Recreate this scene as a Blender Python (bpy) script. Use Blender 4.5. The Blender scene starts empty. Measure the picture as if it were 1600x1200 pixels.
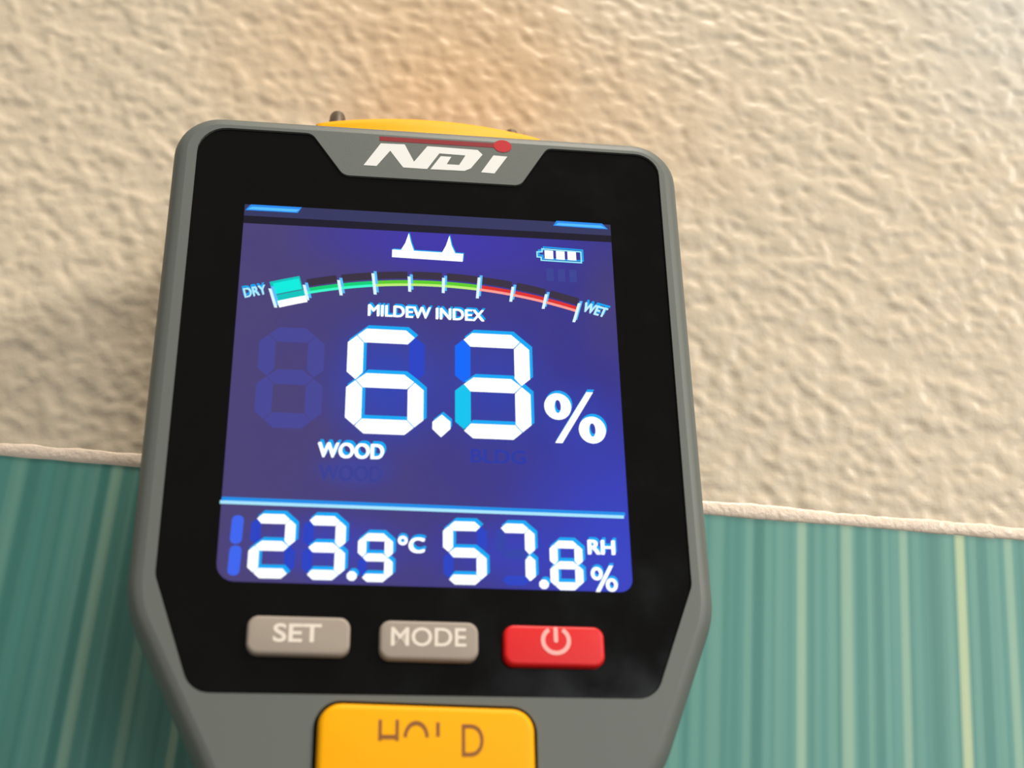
import bpy, bmesh, math
import numpy as np
from mathutils import Matrix, Vector
from mathutils.geometry import tessellate_polygon

scn = bpy.context.scene
col = scn.collection
MM = 0.001

def lin(r, g, b, a=1.0):
    f = lambda c: (c / 255) / 12.92 if c <= 10 else (((c / 255) + 0.055) / 1.055) ** 2.4
    return (f(r), f(g), f(b), a)

# ------------------------------------------------------------------ camera
cam_d = bpy.data.cameras.new('camera')
cam_d.sensor_width = 36.0
cam_d.lens = 45.0
cam_d.clip_start = 0.005
cam_d.clip_end = 20
cam_d.dof.use_dof = True
cam_d.dof.focus_distance = 0.178
cam_d.dof.aperture_fstop = 19.0
cam = bpy.data.objects.new('camera', cam_d)
col.objects.link(cam)
_R = Matrix(((0.9965532, -0.0829560, 0.0), (-0.0280369, -0.3368198, -0.9411516), (0.0780745, 0.9379076, -0.3379847)))
cam.matrix_world = Matrix.Translation((0.0121254, -0.1871162, -0.0491721)) @ _R.to_4x4()
scn.camera = cam

# ------------------------------------------------------------------ world and lamps
w = bpy.data.worlds.new('room_ambience')
scn.world = w
w.use_nodes = True
w.node_tree.nodes['Background'].inputs[0].default_value = (1.0, 0.93, 0.82, 1)
w.node_tree.nodes['Background'].inputs[1].default_value = 0.26

def area(name, loc, target, size, energy, color, shape='DISK', size_y=None):
    d = bpy.data.lights.new(name, 'AREA')
    d.shape = shape
    d.size = size
    if size_y: d.size_y = size_y
    d.energy = energy
    d.color = color
    o = bpy.data.objects.new(name, d)
    col.objects.link(o)
    o.location = loc
    o.rotation_euler = (Vector(target) - Vector(loc)).to_track_quat('-Z', 'Y').to_euler()
    return o

area('ceiling_lamp', (0.25, -0.50, 1.75), (0, 0, 0), 0.45, 27, (1.0, 0.91, 0.79))
area('wall_lamp', (1.40, -1.15, 0.95), (0, 0, 0), 0.26, 23, (1.0, 0.93, 0.83))
area('cool_sheen_light', (0.80, -1.9, 0.22), (0, 0, 0), 0.6, 9, (0.92, 0.97, 1.0), 'RECTANGLE', 0.8)  # added unseen area light, placed to give sheen on the right wallpaper

vs = scn.view_settings
vs.view_transform = 'Standard'
vs.look = 'None'
vs.exposure = 0.0
vs.gamma = 1.0
vs.use_curve_mapping = False

# ------------------------------------------------------------------ materials
def mat(name, color, rough=0.5, spec=0.5, emit=None, estr=1.0, metal=0.0, coat=0.0):
    m = bpy.data.materials.new(name)
    m.use_nodes = True
    b = m.node_tree.nodes['Principled BSDF']
    b.inputs['Base Color'].default_value = color
    b.inputs['Roughness'].default_value = rough
    b.inputs['Specular IOR Level'].default_value = spec
    b.inputs['Metallic'].default_value = metal
    b.inputs['Coat Weight'].default_value = coat
    if emit:
        b.inputs['Emission Color'].default_value = emit
        b.inputs['Emission Strength'].default_value = estr
    return m

def nodes(m):
    nt = m.node_tree
    return nt, nt.nodes, nt.links, nt.nodes['Principled BSDF']

def add_bump(m, scale, strength, dist, detail=3):
    nt, N, L, b = nodes(m)
    tc = N.new('ShaderNodeTexCoord')
    n = N.new('ShaderNodeTexNoise'); n.inputs['Scale'].default_value = scale; n.inputs['Detail'].default_value = detail
    bp = N.new('ShaderNodeBump'); bp.inputs['Strength'].default_value = strength; bp.inputs['Distance'].default_value = dist
    L.new(tc.outputs['Object'], n.inputs['Vector']); L.new(n.outputs['Fac'], bp.inputs['Height']); L.new(bp.outputs['Normal'], b.inputs['Normal'])

M_GREY = mat('grey_plastic', lin(98, 103, 99), 0.48, 0.4); add_bump(M_GREY, 4000, 0.12, 0.0001)
M_BLACK = mat('black_gloss_panel', lin(7, 7, 8), 0.12, 0.25)
nt, N, L, b = nodes(M_BLACK)                                   # smudges on the gloss
tc = N.new('ShaderNodeTexCoord'); n1 = N.new('ShaderNodeTexNoise'); n1.inputs['Scale'].default_value = 140; n1.inputs['Detail'].default_value = 5
r1 = N.new('ShaderNodeMapRange'); r1.inputs['From Min'].default_value = .35; r1.inputs['From Max'].default_value = .7; r1.inputs['To Min'].default_value = .08; r1.inputs['To Max'].default_value = .2
L.new(tc.outputs['Object'], n1.inputs['Vector']); L.new(n1.outputs['Fac'], r1.inputs['Value']); L.new(r1.outputs['Result'], b.inputs['Roughness'])
M_YELLOW = mat('yellow_plastic', lin(252, 176, 0), 0.5, 0.18); add_bump(M_YELLOW, 3000, 0.15, 0.0001)
M_BUTTON = mat('taupe_rubber', lin(160, 148, 136), 0.55, 0.35); add_bump(M_BUTTON, 5000, 0.15, 0.0001)
M_RED = mat('red_rubber', lin(222, 16, 22), 0.45, 0.4); add_bump(M_RED, 5000, 0.2, 0.0001)
M_PRINT = mat('pale_print', lin(232, 222, 208), 0.5)
M_PINKPRINT = mat('pink_white_print', lin(250, 178, 172), 0.5)
M_LOGO = mat('white_print', lin(232, 232, 230), 0.4)
M_LOGORED = mat('dark_red_print', lin(138, 8, 26), 0.4)
M_LOGODOT = mat('red_print', lin(190, 4, 26), 0.4)
M_WORN = mat('worn_brown_print', lin(140, 84, 20), 0.6)
M_DARK = mat('dark_gap', lin(22, 21, 20), 0.6)
M_SLEEVE = mat('tarnished_sleeve', lin(84, 68, 54), 0.4, metal=0.4)
M_STEEL = mat('steel', lin(170, 168, 165), 0.25, metal=1.0)
BLK = lin(6, 6, 10)
def screen(name, c, s=1.0): return mat(name, BLK, 0.25, 0.2, lin(*c), s)
E_WHITE = screen('lcd_white', (250, 254, 255), 1.25)
E_CYAN = screen('lcd_cyan', (12, 168, 248))
E_LBLUE = screen('lcd_light_blue', (90, 190, 255))
E_BLOCK = screen('lcd_turquoise', (0, 236, 222))
E_BLOCKLINE = screen('lcd_deep_turquoise', (0, 196, 190))
E_GREEN = screen('lcd_green', (0, 208, 120)); E_GREEN2 = screen('lcd_pale_green', (60, 250, 205))
E_LIME = screen('lcd_lime', (92, 205, 40)); E_LIME2 = screen('lcd_pale_lime', (190, 240, 120))
E_REDA = screen('lcd_red', (222, 48, 44)); E_REDB = screen('lcd_pale_red', (255, 160, 150))
E_OFFBLUE = screen('lcd_off_blue', (40, 66, 196))
E_OFFBRIGHT = screen('lcd_off_bright_blue', (8, 104, 250))
E_OFFCYAN = screen('lcd_off_cyan', (4, 196, 238))
E_ONE = screen('lcd_off_one', (62, 102, 240))
E_FAINT = screen('lcd_off_faint', (70, 70, 150))
E_FAINTB = screen('lcd_off_faint_blue', (50, 66, 170))
E_DARKBLK = screen('lcd_off_block', (56, 46, 66))
E_BARBLUE = screen('lcd_bar_blue', (40, 140, 240))
E_FRAME = screen('lcd_frame_dark', (26, 22, 40))
E_FRAME2 = screen('lcd_frame_blue', (52, 54, 96))

# LCD backlight: uneven glow of a lit screen, plus a reflection painted in at left
M_LCD = mat('lcd_backlight', BLK, 0.25, 0.2)
nt, N, L, b = nodes(M_LCD)
tc = N.new('ShaderNodeTexCoord')
mp = N.new('ShaderNodeMapping'); mp.inputs['Scale'].default_value = (1000, 1000, 1000)
L.new(tc.outputs['Object'], mp.inputs['Vector'])
sep = N.new('ShaderNodeSeparateXYZ'); L.new(mp.outputs['Vector'], sep.inputs[0])
nz = N.new('ShaderNodeTexNoise'); nz.inputs['Scale'].default_value = 0.09; nz.inputs['Detail'].default_value = 4
L.new(mp.outputs['Vector'], nz.inputs['Vector'])
def mathn(op, a, bb=None, c=None):
    m = N.new('ShaderNodeMath'); m.operation = op
    for i, v in enumerate((a, bb, c)):
        if v is None: continue
        if isinstance(v, (int, float)): m.inputs[i].default_value = v
        else: L.new(v, m.inputs[i])
    return m.outputs[0]
def blob(cx, cy, rx, ry):
    q = N.new('ShaderNodeVectorMath'); q.operation = 'MULTIPLY_ADD'
    q.inputs[1].default_value = (1 / rx, 1 / ry, 0); q.inputs[2].default_value = (-cx / rx, -cy / ry, 0)
    L.new(mp.outputs['Vector'], q.inputs[0])
    ln = N.new('ShaderNodeVectorMath'); ln.operation = 'LENGTH'; L.new(q.outputs[0], ln.inputs[0])
    mr = N.new('ShaderNodeMapRange'); mr.interpolation_type = 'SMOOTHSTEP'
    mr.inputs['From Min'].default_value = 1.0; mr.inputs['From Max'].default_value = 0.0
    L.new(ln.outputs['Value'], mr.inputs['Value'])
    return mr.outputs['Result']
def mixc(fac, a, c):
    m = N.new('ShaderNodeMix'); m.data_type = 'RGBA'
    if isinstance(fac, (int, float)): m.inputs[0].default_value = fac
    else: L.new(fac, m.inputs[0])
    for i, v in ((6, a), (7, c)):
        if isinstance(v, tuple): m.inputs[i].default_value = v
        else: L.new(v, m.inputs[i])
    return m.outputs[2]
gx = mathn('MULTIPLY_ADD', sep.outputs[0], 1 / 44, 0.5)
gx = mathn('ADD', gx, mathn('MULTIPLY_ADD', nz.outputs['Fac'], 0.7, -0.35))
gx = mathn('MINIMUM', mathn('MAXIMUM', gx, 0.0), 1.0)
cc = mixc(gx, lin(74, 65, 118), lin(54, 51, 142))  # greyer left end puts a glass reflection into the emission
cc = mixc(mathn('MULTIPLY', blob(24, -22, 20, 26), 0.85), cc, lin(52, 66, 200))
cc = mixc(mathn('MULTIPLY', blob(2, 22, 26, 9), 0.8), cc, lin(62, 52, 176))
cc = mixc(mathn('MULTIPLY', blob(-5.5, 0, 11, 13), 0.75), cc, lin(42, 70, 190))
cc = mixc(mathn('MULTIPLY', blob(8.5, 0, 11, 13), 0.75), cc, lin(46, 66, 178))
cc = mixc(mathn('MULTIPLY', blob(19, -4, 7, 8), 0.5), cc, lin(48, 68, 185))
cc = mixc(mathn('MULTIPLY', blob(-12, -22, 14, 6), 0.7), cc, lin(58, 66, 190))
cc = mixc(mathn('MULTIPLY', blob(10, -22, 14, 6), 0.7), cc, lin(52, 62, 190))
cc = mixc(mathn('MULTIPLY', blob(-9, -12, 7, 3.5), 0.5), cc, lin(58, 72, 180))
cc = mixc(mathn('MULTIPLY', blob(24.5, 14, 7, 16), 0.6), cc, lin(74, 64, 108))
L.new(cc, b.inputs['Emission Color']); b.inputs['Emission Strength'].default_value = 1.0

# plaster
M_PLASTER = mat('textured_cream_paint', lin(220, 204, 176), 0.42, 0.45)
nt, N, L, b = nodes(M_PLASTER)
tc = N.new('ShaderNodeTexCoord')
mp = N.new('ShaderNodeMapping'); mp.inputs['Scale'].default_value = (1000, 1000, 1000); L.new(tc.outputs['Object'], mp.inputs['Vector'])
nw = N.new('ShaderNodeTexNoise'); nw.inputs['Scale'].default_value = .03; nw.inputs['Detail'].default_value = 3; L.new(mp.outputs['Vector'], nw.inputs['Vector'])
def sblob(cx, cz, rx, rz, warp=0.5):
    q = N.new('ShaderNodeVectorMath'); q.operation = 'MULTIPLY_ADD'
    q.inputs[1].default_value = (1 / rx, 0, 1 / rz); q.inputs[2].default_value = (-cx / rx, 0, -cz / rz)
    L.new(mp.outputs['Vector'], q.inputs[0])
    ln = N.new('ShaderNodeVectorMath'); ln.operation = 'LENGTH'; L.new(q.outputs[0], ln.inputs[0])
    v = mathn('ADD', ln.outputs['Value'], mathn('MULTIPLY_ADD', nw.outputs['Fac'], warp * 2, -warp))
    mr = N.new('ShaderNodeMapRange'); mr.interpolation_type = 'SMOOTHSTEP'
    mr.inputs['From Min'].default_value = 1.0; mr.inputs['From Max'].default_value = 0.1
    L.new(v, mr.inputs['Value'])
    return mr.outputs['Result']
pc = mixc(mathn('MULTIPLY', sblob(0, 72, 55, 34), 0.75), lin(219, 203, 178), lin(219, 182, 138))    # soft warm tan patch with an uneven edge
pc = mixc(mathn('MULTIPLY', sblob(98, 96, 46, 34), 0.8), pc, lin(220, 216, 204))                        # cool daylight at upper right, painted into the colour
L.new(pc, b.inputs['Base Color'])
nf = N.new('ShaderNodeTexNoise'); nf.inputs['Scale'].default_value = 1.3; nf.inputs['Detail'].default_value = 3; L.new(mp.outputs['Vector'], nf.inputs['Vector'])
bp = N.new('ShaderNodeBump'); bp.inputs['Strength'].default_value = 0.25; bp.inputs['Distance'].default_value = 0.0002
L.new(nf.outputs['Fac'], bp.inputs['Height']); L.new(bp.outputs['Normal'], b.inputs['Normal'])

M_BEAD = mat('cream_caulk', lin(246, 226, 206), 0.3, 0.5); add_bump(M_BEAD, 900, 0.6, 0.0004)
M_PAPER = mat('striped_wallpaper', lin(80, 140, 125), 0.42, 0.6)
nt, N, L, b = nodes(M_PAPER)
at = N.new('ShaderNodeAttribute'); at.attribute_name = 'stripe'
L.new(at.outputs['Color'], b.inputs['Base Color'])

# ------------------------------------------------------------------ helpers
def link(name, me, m, parent=None, loc=None):
    o = bpy.data.objects.new(name, me)
    col.objects.link(o)
    for x in (m if isinstance(m, (list, tuple)) else [m]):
        me.materials.append(x)
    if parent:
        o.parent = parent
    if loc is not None:
        o.location = loc
    return o

def tag(o, label=None, cat=None, kind=None, group=None):
    if label: o['label'] = label
    if cat: o['category'] = cat
    if kind: o['kind'] = kind
    if group: o['group'] = group
    return o

def rounded(pts, seg=6):
    """pts: (x, y, r) corners counter-clockwise -> polygon with round corners"""
    out = []
    n = len(pts)
    for i in range(n):
        p = Vector(pts[i][:2]); r = pts[i][2]
        a = Vector(pts[i - 1][:2]) - p; c = Vector(pts[(i + 1) % n][:2]) - p
        la, lc = a.length, c.length
        a.normalize(); c.normalize()
        ang = a.angle(c)
        if r <= 0 or ang > 3.1:
            out.append(p); continue
        d = min(r / math.tan(ang / 2), la * .49, lc * .49)
        rr = d * math.tan(ang / 2)
        ctr = p + (a + c).normalized() * (rr / math.sin(ang / 2))
        s = p + a * d - ctr; e = p + c * d - ctr
        a0 = math.atan2(s.y, s.x); a1 = math.atan2(e.y, e.x)
        da = (a1 - a0 + math.pi) % (2 * math.pi) - math.pi
        for k in range(seg + 1):
            t = a0 + da * k / seg
            out.append(ctr + Vector((math.cos(t), math.sin(t))) * rr)
    return [(v[0], v[1]) for v in out]

def resample(poly, step):
    out = []
    n = len(poly)
    for i in range(n):
        a = np.array(poly[i]); c = np.array(poly[(i + 1) % n])
        k = max(1, int(np.linalg.norm(c - a) / step))
        for j in range(k):
            out.append(tuple(a + (c - a) * j / k))
    return out

def inset(poly, d):
    """offset a ccw polygon inwards by d (mitred, limited)"""
    n = len(poly); out = []
    for i in range(n):
        p0 = np.array(poly[i - 1]); p = np.array(poly[i]); p1 = np.array(poly[(i + 1) % n])
        e0 = p - p0; e1 = p1 - p
        e0 /= np.linalg.norm(e0) + 1e-12; e1 /= np.linalg.norm(e1) + 1e-12
        n0 = np.array((-e0[1], e0[0])); n1 = np.array((-e1[1], e1[0]))
        m = n0 + n1; m /= np.linalg.norm(m) + 1e-12
        out.append(tuple(p + m * d / max(0.5, m @ n0)))
    return out

def loft(rings, cap0=True, cap1=True, holes_on_top=None):
    """rings: list of (poly, w); first = back, last = front. returns verts, faces"""
    V = []; F = []
    n = len(rings[0][0])
    for poly, wv in rings:
        V += [(x * MM, y * MM, wv * MM) for x, y in poly]
    for k in range(len(rings) - 1):
        for i in range(n):
            j = (i + 1) % n
            F.append((k * n + i, k * n + j, (k + 1) * n + j, (k + 1) * n + i))
    if cap0: F.append(tuple(reversed(range(n))))
    if cap1 and not holes_on_top: F.append(tuple(range((len(rings) - 1) * n, len(rings) * n)))
    if holes_on_top:
        base = (len(rings) - 1) * n
        wv = rings[-1][1]
        loops = [[Vector((x, y, 0)) for x, y in rings[-1][0]]]
        idx = list(range(base, base + n))
        for hole, depth in holes_on_top:
            s = len(V); h = len(hole)
            V += [(x * MM, y * MM, wv * MM) for x, y in hole]
            loops.append([Vector((x, y, 0)) for x, y in hole])
            idx += list(range(s, s + h))
        for a, bb, c in tessellate_polygon(loops):
            pa, pb, pc_ = (V[idx[q]] for q in (a, bb, c))
            cr = (pb[0] - pa[0]) * (pc_[1] - pa[1]) - (pb[1] - pa[1]) * (pc_[0] - pa[0])
            F.append((idx[a], idx[bb], idx[c]) if cr > 0 else (idx[a], idx[c], idx[bb]))
        q = base + n
        for hole, depth in holes_on_top:
            h = len(hole); s = len(V)
            V += [(x * MM, y * MM, depth * MM) for x, y in hole]
            for i in range(h):
                j = (i + 1) % h
                F.append((q + i, s + i, s + j, q + j))
            F.append(tuple(range(s, s + h)))
            q += h
    return V, F

def mesh(name, V, F, smooth_angle=None):
    me = bpy.data.meshes.new(name)
    me.from_pydata(V, [], F)
    me.validate()
    me.update()
    if smooth_angle:
        me.polygons.foreach_set('use_smooth', [True] * len(me.polygons))
        me.set_sharp_from_angle(angle=math.radians(smooth_angle))
    return me

def slab(poly, w0, w1, bev, steps=4, bottom=None):
    """plate from w0 to w1 with a rounded front edge"""
    rings = [(poly if bottom is None else bottom, w0)]
    for k in range(steps + 1):
        t = k / steps * math.pi / 2
        rings.append((inset(poly, bev * (1 - math.cos(t))) if k else poly, w1 - bev + bev * math.sin(t)))
    return loft(rings)

# ------------------------------------------------------------------ the wall
rng = np.random.default_rng(7)
T = 512; step = 0.45
k = np.fft.fftfreq(T, step)
KX, KZ = np.meshgrid(k, k)
th = math.radians(-28)
KU = KX * math.cos(th) + KZ * math.sin(th); KV = -KX * math.sin(th) + KZ * math.cos(th)
def field(cu, cv, p=2.0):
    f = np.fft.fft2(rng.standard_normal((T, T)))
    H = np.exp(-((KU / cu) ** 2 + (KV / cv) ** 2) ** (p / 2))
    h = np.real(np.fft.ifft2(f * H)); h -= h.mean()
    return h / h.std()
relief = field(.29, .40) + 0.35 * field(.55, .7) + 0.5 * field(.06, .08)
relief = np.tanh(relief * 0.8) + 0.15 * relief
relief = relief * 0.13

def axis(a, bb, lo, hi):
    fine = np.arange(a, bb + 1e-6, step)
    l = [a]; s = step
    while l[-1] > lo: s *= 1.25; l.append(l[-1] - s)
    r = [bb]; s = step
    while r[-1] < hi: s *= 1.25; r.append(r[-1] + s)
    return np.concatenate([np.array(l[:0:-1]), fine, np.array(r[1:])])
xs = axis(-110, 130, -900, 900)
zs = axis(0, 125, 0, 1300); zs = zs[zs >= 0]
XX, ZZ = np.meshgrid(xs, zs)
ii = np.round(XX / step).astype(int) % T; jj = np.round(ZZ / step).astype(int) % T
H = relief[jj, ii]
H = H * np.clip(ZZ / 1.5, 0.15, 1)
V = np.stack([XX, -H, ZZ], -1).reshape(-1, 3) * MM
nx, nzz = len(xs), len(zs)
q = np.arange(nx * nzz).reshape(nzz, nx)
F = np.stack([q[:-1, :-1], q[:-1, 1:], q[1:, 1:], q[1:, :-1]], -1).reshape(-1, 4)
me = bpy.data.meshes.new('wall_upper')
me.vertices.add(len(V)); me.vertices.foreach_set('co', V.ravel())
me.loops.add(F.size); me.loops.foreach_set('vertex_index', F.ravel())
me.polygons.add(len(F)); me.polygons.foreach_set('loop_start', np.arange(0, F.size, 4)); me.polygons.foreach_set('loop_total', np.full(len(F), 4))
me.update(calc_edges=True); me.validate()
me.polygons.foreach_set('use_smooth', [True] * len(F))
wall = link('wall_upper', me, M_PLASTER)
tag(wall, 'cream rough-textured painted plaster wall above the striped wallpaper', 'wall', 'structure')

# striped wallpaper below the edge
base = np.array(lin(84, 150, 140)[:3])
dark = np.array(lin(62, 130, 120)[:3]); light = np.array(lin(112, 168, 154)[:3]); bright = np.array(lin(154, 192, 168)[:3]); yell = np.array(lin(188, 208, 166)[:3])
px = np.arange(-900, 900.1, 0.3)
colr = np.tile(base, (len(px), 1))
def stripe(c, wd, tone, amt=1.0):
    g = np.exp(-np.abs((px - c) / (wd * .5)) ** 4)[:, None] * amt
    colr[:] = colr * (1 - g) + tone * g
r2 = np.random.default_rng(3)
for c in np.arange(-900, 900, 1.9):                 # fine soft lines of the print
    stripe(c + r2.uniform(-.7, .7), r2.uniform(.6, 1.8), dark if r2.random() < .5 else light, r2.uniform(.2, .7))
for c in list(np.arange(-900, -72, 7.2)) + list(np.arange(-38, 42, 7.4)) + list(np.arange(97, 900, 7.2)):
    stripe(c + r2.uniform(-2, 2), r2.uniform(1.0, 1.8), bright, r2.uniform(.5, .9))
for c, wd, tone, amt in [(-60.2, 2.1, light, .9), (-58, 3.0, dark, .6), (-54, 3.0, dark, .5), (-51.4, 1.4, light, .4), (-49.4, 1.6, light, .3), (-47.6, 1.6, dark, .8), (-45.8, 1.7, bright, .6), (-44, 1.4, dark, .5),
                         (44.6, 2.2, light, .6), (49.5, 1.3, light, .8), (51, 1.7, dark, .9), (53.9, 1.0, light, .4), (57.3, 1.5, bright, .95), (59.6, 1.2, light, .5), (61.8, 1.0, light, .4), (64.0, 1.8, bright, .85),
                         (66, 1.2, dark, .5), (67.4, .9, light, .8), (68.7, 1.2, dark, .7), (69.9, .8, light, .6), (72.6, 1.3, bright, .8), (74.4, 1.2, light, .5), (77, 2.8, dark, .8), (79.3, 1.1, light, .7),
                         (81.1, 1.5, yell, 1.0), (83, 1.2, light, .7), (84.6, 1.0, dark, .6), (85.6, .8, light, .5), (88.4, 1.4, bright, .75), (90.5, 1.0, dark, .4)]:
    stripe(c, wd, tone, amt)
V = []; F = []
for x in px: V += [(x * MM, 0, 0), (x * MM, 0, -1.3)]
for i in range(len(px) - 1): F.append((2 * i, 2 * i + 1, 2 * i + 3, 2 * i + 2))
me = mesh('wall_lower', V, F)
ca = me.color_attributes.new('stripe', 'FLOAT_COLOR', 'POINT')
ca.data.foreach_set('color', np.repeat(np.c_[colr, np.ones(len(px))], 2, axis=0).ravel())
tag(link('wall_lower', me, M_PAPER), 'lower wall covered in teal green vertically striped wallpaper', 'wall', 'structure')

# caulk bead along the paint edge
V = []; F = []
bx = np.concatenate([np.arange(-900, -110, 12), np.arange(-110, 130, 0.8), np.arange(130, 901, 12)])
wob = np.convolve(r2.standard_normal(len(bx) + 8), np.ones(5) / 5, 'same')[:len(bx)]
for x, wv in zip(bx, wob):
    rr = 0.95 + .12 * wv
    for a in range(9):
        t = math.pi * a / 8
        V.append((x * MM, -math.sin(t) * rr * .38 * MM, (0.85 + math.cos(t) * rr * 1.1 + .06 * wv) * MM))
for i in range(len(bx) - 1):
    for a in range(8):
        F.append((i * 9 + a, i * 9 + a + 1, (i + 1) * 9 + a + 1, (i + 1) * 9 + a))
tag(link('trim_1', mesh('trim_1', V, F, 80), M_BEAD), 'thin cream sealant bead along the top edge of the striped wallpaper', 'trim', 'structure')

# ------------------------------------------------------------------ the moisture meter
# local frame in mm: u right, v up, w out of the face; zero at the middle of the screen
R = Matrix(((0.98986335, -0.09548038, 0.10513823), (0.11533683, 0.10845684, -0.98738773), (0.0828732, 0.98950524, 0.11836986)))
ORG = Vector((1.59926, -31.54003, 5.52505)) * MM
BASE = Vector((0, -150, -9)) * MM
meter = bpy.data.objects.new('moisture_meter', None)
col.objects.link(meter)
meter.empty_display_size = .01
meter.matrix_world = Matrix.Translation(ORG + R @ BASE) @ R.to_4x4()
tag(meter, 'grey handheld moisture meter with lit blue screen and yellow hold button, pressed to the wall', 'moisture meter')
def part(name, me, m, label=None):
    o = link(name, me, m, meter, -BASE)
    if label: o['label'] = label
    return o
def sub(name, me, m, parent, label=None):
    o = link(name, me, m, parent)
    if label: o['label'] = label
    return o

panel_out = rounded([(-31.9, -26.0, 3), (-24.9 - 1.9, -39.7, 3.2), (27.0, -39.9, 3.2), (32.5, -26.0, 3), (32.8, 38.6, 3.4),
                     (16.5, 38.5, 1.4), (12.5, 31.8, 1.6), (-12.2, 31.6, 1.6), (-16.8, 38.3, 1.6), (-32.2, 38.2, 4.0)], 7)
hold_out = rounded([(-12.4, -51.5, 3.2), (12.2, -51.9, 3.2), (12.2, -41.4, 2.6), (-12.4, -40.8, 2.6)], 8)
hold_hole = inset(hold_out, -0.45)
outline = rounded([(35.6, 41.1, 6.4), (-35.5, 40.7, 6.4), (-35.2, -29.6, 13), (-25.9, -47.0, 20), (-18.5, -62, 22), (-17, -150, 9), (17, -150, 9), (18.5, -62, 22), (28.3, -47.0, 20), (35.5, -29.6, 13)], 10)
outline = resample(outline, 1.6)
body_rings = [(inset(outline, 6), -18.5), (inset(outline, 3.2), -17.8), (inset(outline, 1.3), -16), (inset(outline, .4), -13),
              (outline, -9), (inset(outline, -.15), -5), (outline, -2.2), (inset(outline, .12), -1.4), (inset(outline, .4), -.7),
              (inset(outline, .8), -.15), (inset(outline, 1.4), .2), (inset(outline, 2.0), .32)]
V, F = loft(body_rings, holes_on_top=[(panel_out, -0.6), (hold_hole, -2.2)])
hm = mesh('housing', V, F, 32)
for p in hm.polygons:
    if p.normal.z > 0.9999: p.use_smooth = False
body = part('housing', hm, M_GREY, 'grey plastic housing with rounded corners')

V, F = slab(inset(panel_out, 0.06), -0.6, 0.0, 0.08, 2)
pm = mesh('front_panel', V, F, 30)
for p in pm.polygons:
    if p.normal.z > 0.9999: p.use_smooth = False
panel = part('front_panel', pm, M_BLACK, 'glossy black front panel')

# yellow sensor head behind the top edge, with two contact pins
arch = [(17.3, 28), (17.3, 46.8)]
for kk in range(1, 20):
    t = 1 - 2 * kk / 20
    arch.append((0.35 + 16.95 * t, 46.9 + 2.0 * (1 - t * t)))
arch += [(-16.6, 46.8), (-16.6, 28)]
V, F = loft([(inset(arch, 1.6), -17.2), (inset(arch, .5), -16.4), (arch, -15), (arch, -9), (inset(arch, .3), -8.3), (inset(arch, 1), -7.9)])
head = part('sensor_head', mesh('sensor_head', V, F, 40), M_YELLOW, 'yellow sensor head rising behind the top edge')
def tube(path, seg=16):
    V = []; F = []
    for i, (p, r) in enumerate(path):
        p = Vector(p)
        d = (Vector(path[min(i + 1, len(path) - 1)][0]) - Vector(path[max(i - 1, 0)][0])).normalized()
        a = d.orthogonal().normalized(); c = d.cross(a)
        for s in range(seg):
            t = 2 * math.pi * s / seg
            V.append((p + (a * math.cos(t) + c * math.sin(t)) * r) * MM)
    for i in range(len(path) - 1):
        for s in range(seg):
            F.append((i * seg + s, i * seg + (s + 1) % seg, (i + 1) * seg + (s + 1) % seg, (i + 1) * seg + s))
    F.append(tuple(range(seg))[::-1]); F.append(tuple(range((len(path) - 1) * seg, len(path) * seg)))
    return V, F
for u, top, wd in ((-13.5, 53.0, 27.0), (13.6, 51.9, 24.0)):
    V, F = tube([((u, 44, -10.5), 1.3), ((u, top - 3, -12.6), 1.3), ((u, top - .9, -14.0), 1.2), ((u, top - .3, -14.8), 0.9), ((u, top, -15.4), 0.6)])
    s = sub('contact_pin', mesh('contact_pin', V, F, 40), M_SLEEVE, head, 'dark contact pin pointing at the wall')
    V, F = tube([((u, top - .2, -15), .55), ((u, top + 2.4, -wd + 2), .5), ((u, top + 2.8, -wd + .2), .08)])
    bm = bmesh.new(); bm.from_mesh(s.data)
    t2 = mesh('tmp', V, F, 40); bm.from_mesh(t2); bm.to_mesh(s.data); bm.free(); bpy.data.meshes.remove(t2)

# ---- flat shapes ----------------------------------------------------------------
class Flat:
    def __init__(self): self.V = []; self.F = []; self.I = []; self.M = []
    def mi(self, m):
        if m not in self.M: self.M.append(m)
        return self.M.index(m)
    def poly(self, pts, wv, m):
        s = len(self.V)
        self.V += [(x * MM, y * MM, wv * MM) for x, y in pts]
        area2 = sum(pts[i - 1][0] * pts[i][1] - pts[i][0] * pts[i - 1][1] for i in range(len(pts)))
        f = tuple(range(s, s + len(pts)))
        self.F.append(f if area2 > 0 else f[::-1]); self.I.append(self.mi(m))
    def ring(self, cx, cy, ro, ri, wv, m, a0=0, a1=360, seg=28):
        for k in range(seg):
            t = [math.radians(a0 + (a1 - a0) * (k + e) / seg) for e in (0, 1)]
            self.poly([(cx + ro[0] * math.cos(t[0]), cy + ro[1] * math.sin(t[0])), (cx + ro[0] * math.cos(t[1]), cy + ro[1] * math.sin(t[1])),
                       (cx + ri[0] * math.cos(t[1]), cy + ri[1] * math.sin(t[1])), (cx + ri[0] * math.cos(t[0]), cy + ri[1] * math.sin(t[0]))], wv, m)
    def tris(self, V, F, wv, m):
        s = len(self.V)
        self.V += [(x * MM, y * MM, wv * MM) for x, y in V]
        for f in F: self.F.append(tuple(s + i for i in f)); self.I.append(self.mi(m))
    def build(self, name, parent, label=None):
        me = bpy.data.meshes.new(name)
        me.from_pydata(self.V, [], self.F)
        o = sub(name, me, self.M, parent, label)
        me.polygons.foreach_set('material_index', self.I)
        me.update()
        return o

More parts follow.
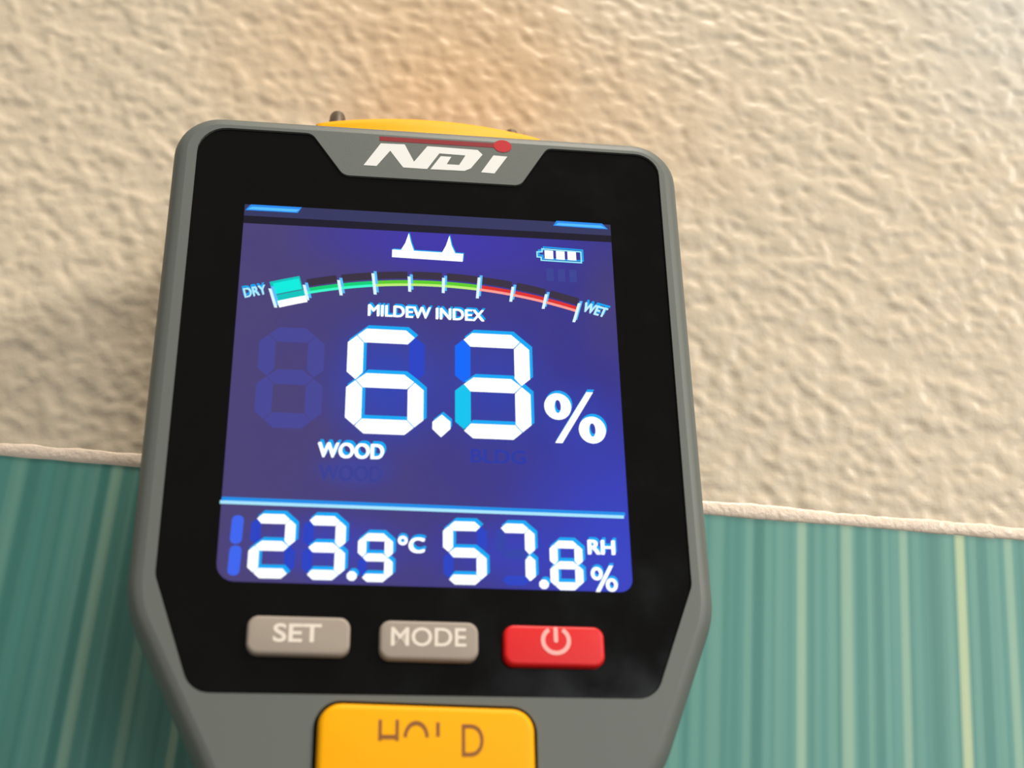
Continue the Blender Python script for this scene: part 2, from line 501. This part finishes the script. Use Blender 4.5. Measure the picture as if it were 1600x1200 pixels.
def text_shape(s, box, bold=0.0, rot=0.0, shear=0.0, space=1.0, grow=0.0):
    """text fitted to box (u0, v0, u1, v1), then rotated about the box centre"""
    cu = bpy.data.curves.new('t', 'FONT')
    cu.body = s; cu.size = 1.0; cu.offset = grow; cu.shear = shear; cu.space_character = space; cu.resolution_u = 5
    o = bpy.data.objects.new('t', cu); col.objects.link(o)
    dg = bpy.context.evaluated_depsgraph_get()
    me = bpy.data.meshes.new_from_object(o.evaluated_get(dg))
    P = np.array([v.co[:2] for v in me.vertices]); F = [tuple(p.vertices) for p in me.polygons]
    bpy.data.objects.remove(o); bpy.data.curves.remove(cu); bpy.data.meshes.remove(me)
    if bold:                                    # bold = a few copies side by side
        n0 = len(P); F0 = F; P0 = P; F = []; Ps = []
        for k_, (dx, dy) in enumerate(((-1, -.5), (-.4, .5), (.4, -.5), (1, .5))):
            Ps.append(P0 + np.array((dx, dy)) * bold); F += [tuple(i + k_ * n0 for i in f) for f in F0]
        P = np.vstack(Ps)
    lo, hi = P.min(0), P.max(0)
    b0 = np.array(box[:2]); b1 = np.array(box[2:])
    P = (P - lo) / (hi - lo) * (b1 - b0) + b0
    c = (b0 + b1) / 2; t = math.radians(rot)
    P = (P - c) @ np.array([[math.cos(t), math.sin(t)], [-math.sin(t), math.cos(t)]]) + c
    return P, F

LB, LC, LW = 0.05, 0.08, 0.11        # screen layers: plate, back image, front image
OX, OY = 0.30, 0.42                  # the doubled image of the glass

# ---- screen ----------------------------------------------------------------------
lcd_poly = rounded([(-25.0, -26.6, 2.2), (25.1, -26.9, 1.6), (25.2, 26.3, .6), (-25.2, 26.0, .6)], 5)
V, F = slab(lcd_poly, -0.1, LB, 0.02, 1)
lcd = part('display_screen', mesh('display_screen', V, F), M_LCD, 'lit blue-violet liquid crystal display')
fr = Flat()
fr.poly([(-25.2, 24.2), (25.2, 24.5), (25.2, 26.3), (-25.2, 26.0)], LB + .008, E_FRAME2)
fr.poly([(-25.2, 23.0), (25.2, 23.4), (25.2, 24.5), (-25.2, 24.2)], LB + .008, E_FRAME)
fr.build('screen_edge_band', lcd, 'dark band along the top of the screen')
for pts in ([(-25.1, 25.05), (-24.4, 26.0), (-17.6, 26.05), (-18.1, 25.1)], [(24.8, 25.5), (24.0, 26.4), (17.5, 26.4), (17.0, 25.55)]):
    g = Flat(); g.poly(pts, LC, E_BARBLUE)
    a = np.array(pts); cpt = a.mean(0)
    g.poly([tuple(cpt + (p - cpt) * (.93, .45) + (0, -.12)) for p in a], LW, E_LBLUE)
    g.build('corner_bar', lcd, 'thin light blue bar in a top corner of the screen')

def seg_polys(x0, x1, y0, y1, t, ym=None):
    if ym is None: ym = (y0 + y1) / 2
    h = t / 2; a = t * 1.12; q = t * .56; e = t * .18
    return {
        'a': [(x0 + a, y1), (x1 - a, y1), (x1 - q, y1 - h), (x1 - t, y1 - t), (x0 + t, y1 - t), (x0 + q, y1 - h)],
        'd': [(x0 + a, y0), (x0 + q, y0 + h), (x0 + t, y0 + t), (x1 - t, y0 + t), (x1 - q, y0 + h), (x1 - a, y0)],
        'g': [(x0 + q, ym), (x0 + t + e, ym + h), (x1 - t - e, ym + h), (x1 - q, ym), (x1 - t, ym - h), (x0 + t, ym - h)],
        'f': [(x0 + q, y1 - h), (x0 + t, y1 - t), (x0 + t, ym + h), (x0 + q, ym), (x0, ym + h), (x0, y1 - t)],
        'b': [(x1 - q, y1 - h), (x1, y1 - t), (x1, ym + h), (x1 - q, ym), (x1 - t, ym + h), (x1 - t, y1 - t)],
        'e': [(x0 + q, ym), (x0 + t, ym - h), (x0 + t, y0 + t), (x0 + q, y0 + h), (x0, y0 + t), (x0, ym - h)],
        'c': [(x1 - q, ym), (x1, ym - h), (x1, y0 + t), (x1 - q, y0 + h), (x1 - t, y0 + t), (x1 - t, ym - h)],
    }
ON = {'6': 'afgedc', '3': 'abgcd', '2': 'abged', '9': 'abfgcd', '5': 'afgcd', '7': 'abc', '8': 'abcdefg'}
def ccw(p):
    s = sum(p[i - 1][0] * p[i][1] - p[i][0] * p[i - 1][1] for i in range(len(p)))
    return p if s > 0 else p[::-1]
def digit(ch, box, t, label, off=None, gap=.05, ox=OX, oy=OY, ym=None):
    S = seg_polys(*box, t, ym)
    g = Flat()
    for kx, p in S.items():
        p = ccw(p)
        if kx in ON[ch]:
            g.poly([(x + ox, y + oy) for x, y in inset(p, gap - .11)], LC, E_CYAN)
            g.poly(inset(p, gap), LW, E_WHITE)
        elif off and kx in off:
            g.poly([(x + ox * .3, y + oy * .3) for x, y in inset(p, gap)], LC - .015, off[kx])
    return g.build('digit', lcd, label)

digit('6', (-10.75, -0.75, -7.15, 7.9), 2.15, 'large white digit 6 on the screen', {'b': E_OFFBLUE}, .06, ym=.35)
digit('3', (3.1, 13.15, -7.25, 8.0), 2.15, 'large white digit 3 on the screen', {'f': E_OFFBRIGHT, 'e': E_OFFCYAN}, .06, ym=.4)
g = Flat()
for p in seg_polys(-22.0, -13.6, -6.8, 7.5, 2.2).values(): g.poly(inset(ccw(p), .05), LB + .01, E_FAINT)
g.build('unlit_digit', lcd, 'faint unlit digit left of the large reading')
U = E_OFFBLUE
digit('2', (-21.45, -16.0, -26.2, -18.1), 1.3, 'small white digit 2 of the temperature', dict(f=U, c=U), .04, .26, .36)
digit('3', (-15.2, -10.0, -26.25, -18.15), 1.3, 'small white digit 3 of the temperature', dict(f=U, e=U), .04, .26, .36)
digit('9', (-8.55, -4.3, -26.35, -20.2), 1.05, 'smallest white digit 9 after the temperature point', dict(e=U), .03, .24, .34)
digit('5', (1.7, 7.1, -26.45, -18.35), 1.3, 'small white digit 5 of the humidity', dict(b=U, e=U), .04, .26, .36)
digit('7', (8.1, 13.1, -26.5, -18.45), 1.3, 'small white digit 7 of the humidity', dict(d=E_OFFBLUE, f=E_FAINTB, g=E_FAINTB), .04, .26, .36)
digit('8', (14.85, 19.0, -26.85, -20.5), 1.05, 'smallest white digit 8 after the humidity point', None, .03, .24, .34)
g = Flat()
for y0, y1 in ((-22.0, -18.4), (-25.9, -22.2)): g.poly(rounded([(-23.7, y0, .6), (-22.3, y0, .6), (-22.2, y1, .6), (-23.6, y1, .6)], 3), LC - .01, E_ONE)
g.build('unlit_digit', lcd, 'dim blue unlit digit 1 before the temperature')
g = Flat(); d = [(1.55, -3.95), (2.65, -4.9), (2.65, -5.9), (1.45, -7.1), (.35, -6.0), (.35, -5.0)]
g.poly([(x + .2, y + .3) for x, y in d], LC, E_CYAN); g.poly([(x, y - .12) for x, y in d], LW, E_WHITE); g.build('decimal_point', lcd, 'white decimal point in the large reading')
for cx, cy in ((-9.15, -25.65), (14.05, -26.15)):
    g = Flat(); d = [(cx + .62 * math.cos(t * .7854 + .39), cy + .62 * math.sin(t * .7854 + .39)) for t in range(8)]
    g.poly([(x + .25, y + .4) for x, y in d], LC, E_CYAN); g.poly(d, LW, E_WHITE); g.build('decimal_point', lcd, 'small white decimal point in the bottom row')

def percent(o1, o2, ro, ri, slash, label, ox=OX, oy=OY):
    g = Flat()
    for dx, dy, wv, m in ((ox * .6, oy, LC, E_CYAN), (0, 0, LW, E_WHITE)):
        for c in (o1, o2): g.ring(c[0] + dx, c[1] + dy, ro, ri, wv + (.005 if m is E_WHITE else 0), m)
        g.poly([(x + dx, y + dy) for x, y in slash], wv, m)
    g.build('percent_sign', lcd, label)
percent((16.62, -2.25), (21.05, -5.4), (1.78, 1.9), (.42, .95), [(20.5, .0), (21.4, .0), (17.05, -7.4), (16.1, -7.4)], 'large white percent sign after the reading')
percent((20.65, -24.65), (22.45, -26.05), (.75, .85), (.3, .45), [(22.25, -23.6), (22.75, -23.6), (20.95, -26.95), (20.4, -26.95)], 'small white percent sign in the bottom right corner', .2, .35)

def lettering(s, box, bold, label, ox, oy, rot=0, shear=0, space=1.0, front=None, back=None, name='lettering'):
    P, F = text_shape(s, box, bold, rot, shear, space)
    g = Flat()
    g.tris(P + np.array((ox, oy)), F, LC, back or E_CYAN)
    g.tris(P, F, LW, front or E_WHITE)
    return g.build(name, lcd, label)
lettering('MILDEW INDEX', (-8.25, 9.75, 7.2, 11.5), .035, 'white words above the large reading', .2, .3, 0)
lettering('WOOD', (-13.9, -10.55, -5.65, -8.45), .045, 'white word below the large reading', .25, .4, 0)
lettering('DRY', (-24.45, 11.85, -21.5, 13.3), .04, 'pale blue word at the low end of the scale', -.15, .35, 15, 0, 1.0, screen('lcd_pale_cyan', (170, 235, 255)))
lettering('WET', (20.75, 11.6, 24.05, 13.2), .06, 'pale blue word at the high end of the scale', .3, .4, -15, .2, 1.0, screen('lcd_pale_cyan_b', (190, 240, 255)))
lettering('C', (-2.45, -22.6, -.45, -20.6), .045, 'white letter C of the temperature unit', .15, .4)
g = Flat(); g.ring(-3.1, -21.0 + .3, (.62, .62), (.26, .26), LC, E_CYAN); g.ring(-3.15, -21.05, (.6, .6), (.24, .24), LW, E_WHITE); g.build('degree_sign', lcd)
lettering('RH', (19.65, -22.2, 23.15, -20.3), .04, 'white letters beside the small digit 8', .2, .35)
P, F = text_shape('BLDG', (5.2, -10.5, 12.3, -8.6), .03); g = Flat(); g.tris(P, F, LB + .012, screen('lcd_off_word', (46, 58, 166))); g.build('unlit_lettering', lcd, 'faint unlit word under the large digit 3')
P, F = text_shape('WOOD', (-13.7, -13.6, -5.8, -11.4), .05); g = Flat(); g.tris(P, F, LB + .012, screen('lcd_word_ghost', (60, 64, 148))); g.build('lettering_ghost', lcd, 'faint doubled image below the word')  # reflection of the word, drawn as dim glowing letters
g = Flat()
g.poly([(-25.1, -16.75), (24.7, -17.05), (24.7, -16.55), (-25.0, -16.1)], LC, screen('lcd_line_blue', (26, 142, 235)))
g.poly([(-25.2, -17.0), (24.5, -17.4), (24.5, -16.98), (-25.2, -16.58)], LW, screen('lcd_line_pale', (170, 232, 255)))
g.build('divider_line', lcd, 'pale blue line across the screen')
# probe icon
g = Flat()
for dx, dy, wv, m in ((.12, .18, LC, E_CYAN), (0, 0, LW, E_WHITE)):
    T_ = lambda pts: [(x + dx, y + dy) for x, y in pts]
    g.poly(T_([(-5.25, 18.95), (4.3, 18.85), (4.4, 20.1), (-5.25, 20.15)]), wv, m)
    g.poly(T_([(-4.1, 20.1), (-2.3, 20.1), (-2.7, 21.3), (-3.05, 22.9), (-3.5, 21.3)]), wv, m)
    g.poly(T_([(1.5, 20.1), (3.3, 20.1), (2.8, 21.3), (2.5, 22.9), (2.05, 21.3)]), wv, m)
g.build('probe_icon', lcd, 'white icon of two spikes on a bar')
# battery icon
g = Flat()
def frame_poly(pts, wd, wv, m):
    inn = inset(pts, wd)
    for i in range(len(pts)):
        j = (i + 1) % len(pts)
        g.poly([pts[i], pts[j], inn[j], inn[i]], wv, m)
bt = [(14.5, 20.2), (15.05, 20.2), (15.05, 19.7), (20.85, 19.65), (20.85, 21.6), (15.2, 21.75), (15.2, 21.25), (14.5, 21.2)]
frame_poly([(x + .25, y + .32) for x, y in bt], .2, LC, E_CYAN)
frame_poly(bt, .2, LW, screen('lcd_icon_pale', (150, 240, 255)))
for x in (15.65, 17.25, 18.85): g.poly([(x, 20.08), (x + 1.2, 20.06), (x + 1.2, 21.42), (x, 21.45)], LW, E_WHITE)
g.build('battery_icon', lcd, 'white battery icon with three bars')
g = Flat()
for x in (15.8, 17.4, 19.0): g.poly([(x, 16.6), (x + 1.0, 16.6), (x + 1.0, 18.6), (x, 18.6)], LB + .012, screen('lcd_battery_ghost', (58, 66, 148)))  # reflection of the battery bars, drawn as dim glowing shapes
g.build('battery_ghost', lcd, 'faint doubled image below the battery icon')

# curved dry-wet scale
def arc(u, off=0.0):
    Rr = 67.0 + off; cx = .6; cy = 15.0 - 67.0
    a = (u - cx) / 67.0
    return (cx + Rr * math.sin(a), cy + Rr * math.cos(a))
def band(g, u0, u1, o0, o1, wv, m, n=6):
    lo = [arc(u0 + (u1 - u0) * k / n, o0) for k in range(n + 1)]; hi = [arc(u0 + (u1 - u0) * k / n, o1) for k in range(n + 1)]
    for k in range(n): g.poly([lo[k], lo[k + 1], hi[k + 1], hi[k]], wv, m)
ticks = [-20.95, -16.6, -12.1, -7.55, -2.85, 1.7, 6.4, 11.0, 15.55, 20.1]
for i in range(9):
    u0, u1 = ticks[i] + .1, ticks[i + 1] - .1
    g = Flat()
    if i == 0:
        band(g, u0 + .1, u1 - .2, .55, 2.6, LC, E_BLOCKLINE); band(g, u0 + .45, u1 - .35, .62, 2.25, LC + .01, E_BLOCK)
        band(g, u0, u1, -.5, .45, LC, E_BLOCKLINE); band(g, u0 + .35, u1, -1.45, -.45, LW, E_WHITE)
        g.build('scale_block', lcd, 'lit turquoise and white block at the dry end of the scale')
        continue
    A, Bc = ((E_GREEN, E_GREEN2), (E_LIME, E_LIME2), (E_REDA, E_REDB))[0 if i < 3 else 1 if i < 6 else 2]
    band(g, u0, u1, .05, .6, LC, A); band(g, u0, u1, -.3, .08, LW, Bc)
    g.build('scale_line', lcd, ('green', 'lime green', 'red')[0 if i < 3 else 1 if i < 6 else 2] + ' stretch of the curved scale')
    g = Flat(); band(g, u0 + .35, u1 - .1, .85, 1.95, LB + .012, E_DARKBLK); g.build('unlit_block', lcd)
for i, u in enumerate(ticks):
    lo, hi = (-1.35, 1.6) if i in (0, 9) else (-1.5, 1.75) if i in (3, 6) else (-1.2, 1.15)
    if i == 9: lo, hi = -1.9, 1.2
    a0, a1 = arc(u, lo), arc(u, hi)
    g = Flat()
    hw = .2
    for dx, dy, wv, m in ((.28, .36, LC + .015, E_LBLUE), (0, 0, LW + .01, screen('lcd_tick_%d' % i, (222, 248, 255)))):
        g.poly([(a0[0] - hw + dx, a0[1] + dy), (a0[0] + hw + dx, a0[1] + dy), (a1[0] + hw + dx, a1[1] + dy), (a1[0] - hw + dx, a1[1] + dy)], wv, m)
    g.build('scale_tick', lcd)

# ---- buttons -----------------------------------------------------------------------
def button(name, box, m, label, h=1.3, r=1.3):
    u0, v0, u1, v1 = box
    p = rounded([(u0, v0, r), (u1, v0 - .15, r), (u1, v1 - .1, r), (u0, v1, r)], 7)
    V, F = slab(resample(p, 1.2), -.1, h, .45, 5)
    return part(name, mesh(name, V, F, 50), m, label)
def on_top(name, parent, P, F, wv, m, label=None):
    g = Flat(); g.tris(P, F, wv, m); return g.build(name, parent, label)
H_ = 1.3
bs = button('set_button', (-20.9, -35.4, -9.1, -30.9), M_BUTTON, 'taupe rubber button left of the others')
P, F = text_shape('SET', (-17.9, -34.05, -12.4, -31.85), grow=.022); on_top('lettering', bs, P, F, H_ + .03, M_PRINT)
bm_ = button('mode_button', (-5.75, -35.8, 5.85, -31.2), M_BUTTON, 'taupe rubber button in the middle')
P, F = text_shape('MODE', (-4.4, -34.3, 4.4, -32.05), grow=.015); on_top('lettering', bm_, P, F, H_ + .03, M_PRINT)
bp_ = button('power_button', (8.8, -36.3, 20.9, -31.5), M_RED, 'red rubber power button')
g = Flat(); g.ring(15.05, -33.35, (1.8, 1.75), (1.3, 1.25), H_ + .03, M_PINKPRINT, 122, 418, 30)
g.poly(rounded([(14.8, -33.6, .2), (15.3, -33.6, .2), (15.3, -31.75, .2), (14.8, -31.75, .2)], 3), H_ + .03, M_PINKPRINT)
g.build('power_symbol', bp_, 'pale power symbol')

V, F = slab(resample(hold_out, 1.2), -2.2, 1.5, .8, 6)
bh = part('hold_button', mesh('hold_button', V, F, 50), M_YELLOW, 'large yellow button below the panel')
gap = Flat(); gap.poly(inset(hold_hole, .02), -2.15, M_DARK); gap.build('button_recess', body, 'dark recess around the yellow button')
def clip_text(s, box, keep, bold=.0):
    P, F = text_shape(s, box, bold)
    bm = bmesh.new(); vs_ = [bm.verts.new((x, y, 0)) for x, y in P]
    for f in F:
        try: bm.faces.new([vs_[i] for i in f])
        except ValueError: pass
    for co, no in keep:
        bmesh.ops.bisect_plane(bm, geom=bm.verts[:] + bm.edges[:] + bm.faces[:], plane_co=(*co, 0), plane_no=(*no, 0), clear_outer=True)
    bm.verts.index_update()
    P = np.array([v.co[:2] for v in bm.verts]).reshape(-1, 2); F = [tuple(v.index for v in f.verts) for f in bm.faces]
    bm.free()
    return P, F
hl = Flat()
for ch, box, keep in (('H', (-5.6, -46.6, -3.3, -42.75), [((0, -45.1), (0, -1))]), ('O', (-2.8, -46.8, .1, -42.85), [((0, -44.7), (0, -1))]),
                      ('L', (.9, -46.8, 2.6, -43.0), [((0, -44.6), (0, -1))]), ('D', (3.8, -46.8, 6.3, -43.2), [((0, -46.3), (-.9, -.7))])):
    P, F = clip_text(ch, box, keep)
    hl.tris(P, F, 1.53, M_WORN)
hl.build('worn_lettering', bh, 'half worn brown lettering')

# ---- maker's mark on the tab above the screen ---------------------------------------
g = Flat(); z = .35
g.poly([(-9.5, 33.45), (-7.7, 33.45), (-5.86, 36.19), (-5.2, 37.4), (-7.2, 37.35)], z, M_LOGO)
g.poly([(-5.2, 37.4), (-5.86, 36.19), (-4.0, 33.5), (-2.5, 34.6), (-3.85, 37.45)], z, M_LOGO)
g.poly([(-4.0, 33.5), (-.65, 33.5), (1.05, 36.3), (1.7, 37.4), (-.65, 37.4), (-2.5, 34.6)], z, M_LOGO)
g.poly([(1.05, 36.3), (4.75, 36.25), (7.2, 36.6), (6.5, 37.35), (1.7, 37.4)], z, M_LOGO)
g.poly([(4.75, 36.25), (3.85, 34.55), (4.6, 33.6), (5.5, 34.1), (7.2, 36.6)], z, M_LOGO)
g.poly([(-.2, 33.5), (4.6, 33.6), (3.85, 34.55), (2.1, 34.55), (2.75, 35.85), (1.25, 35.85)], z, M_LOGO)
g.poly([(6.95, 33.55), (8.85, 33.5), (10.75, 36.55), (8.75, 36.6)], z, M_LOGO)
g.build('logo_lettering', body, 'white slanted maker lettering')
g = Flat(); g.poly([(-7.4, 37.8), (9.0, 37.95), (9.0, 38.7), (-7.4, 38.55)], z, M_LOGORED)
g.poly([(10.1 + 1.3 * math.cos(t * .2618), 38.3 + 1.05 * math.sin(t * .2618)) for t in range(24)], z + .02, M_LOGODOT)
g.build('logo_bar', body, 'dark red bar ending in a red dot')
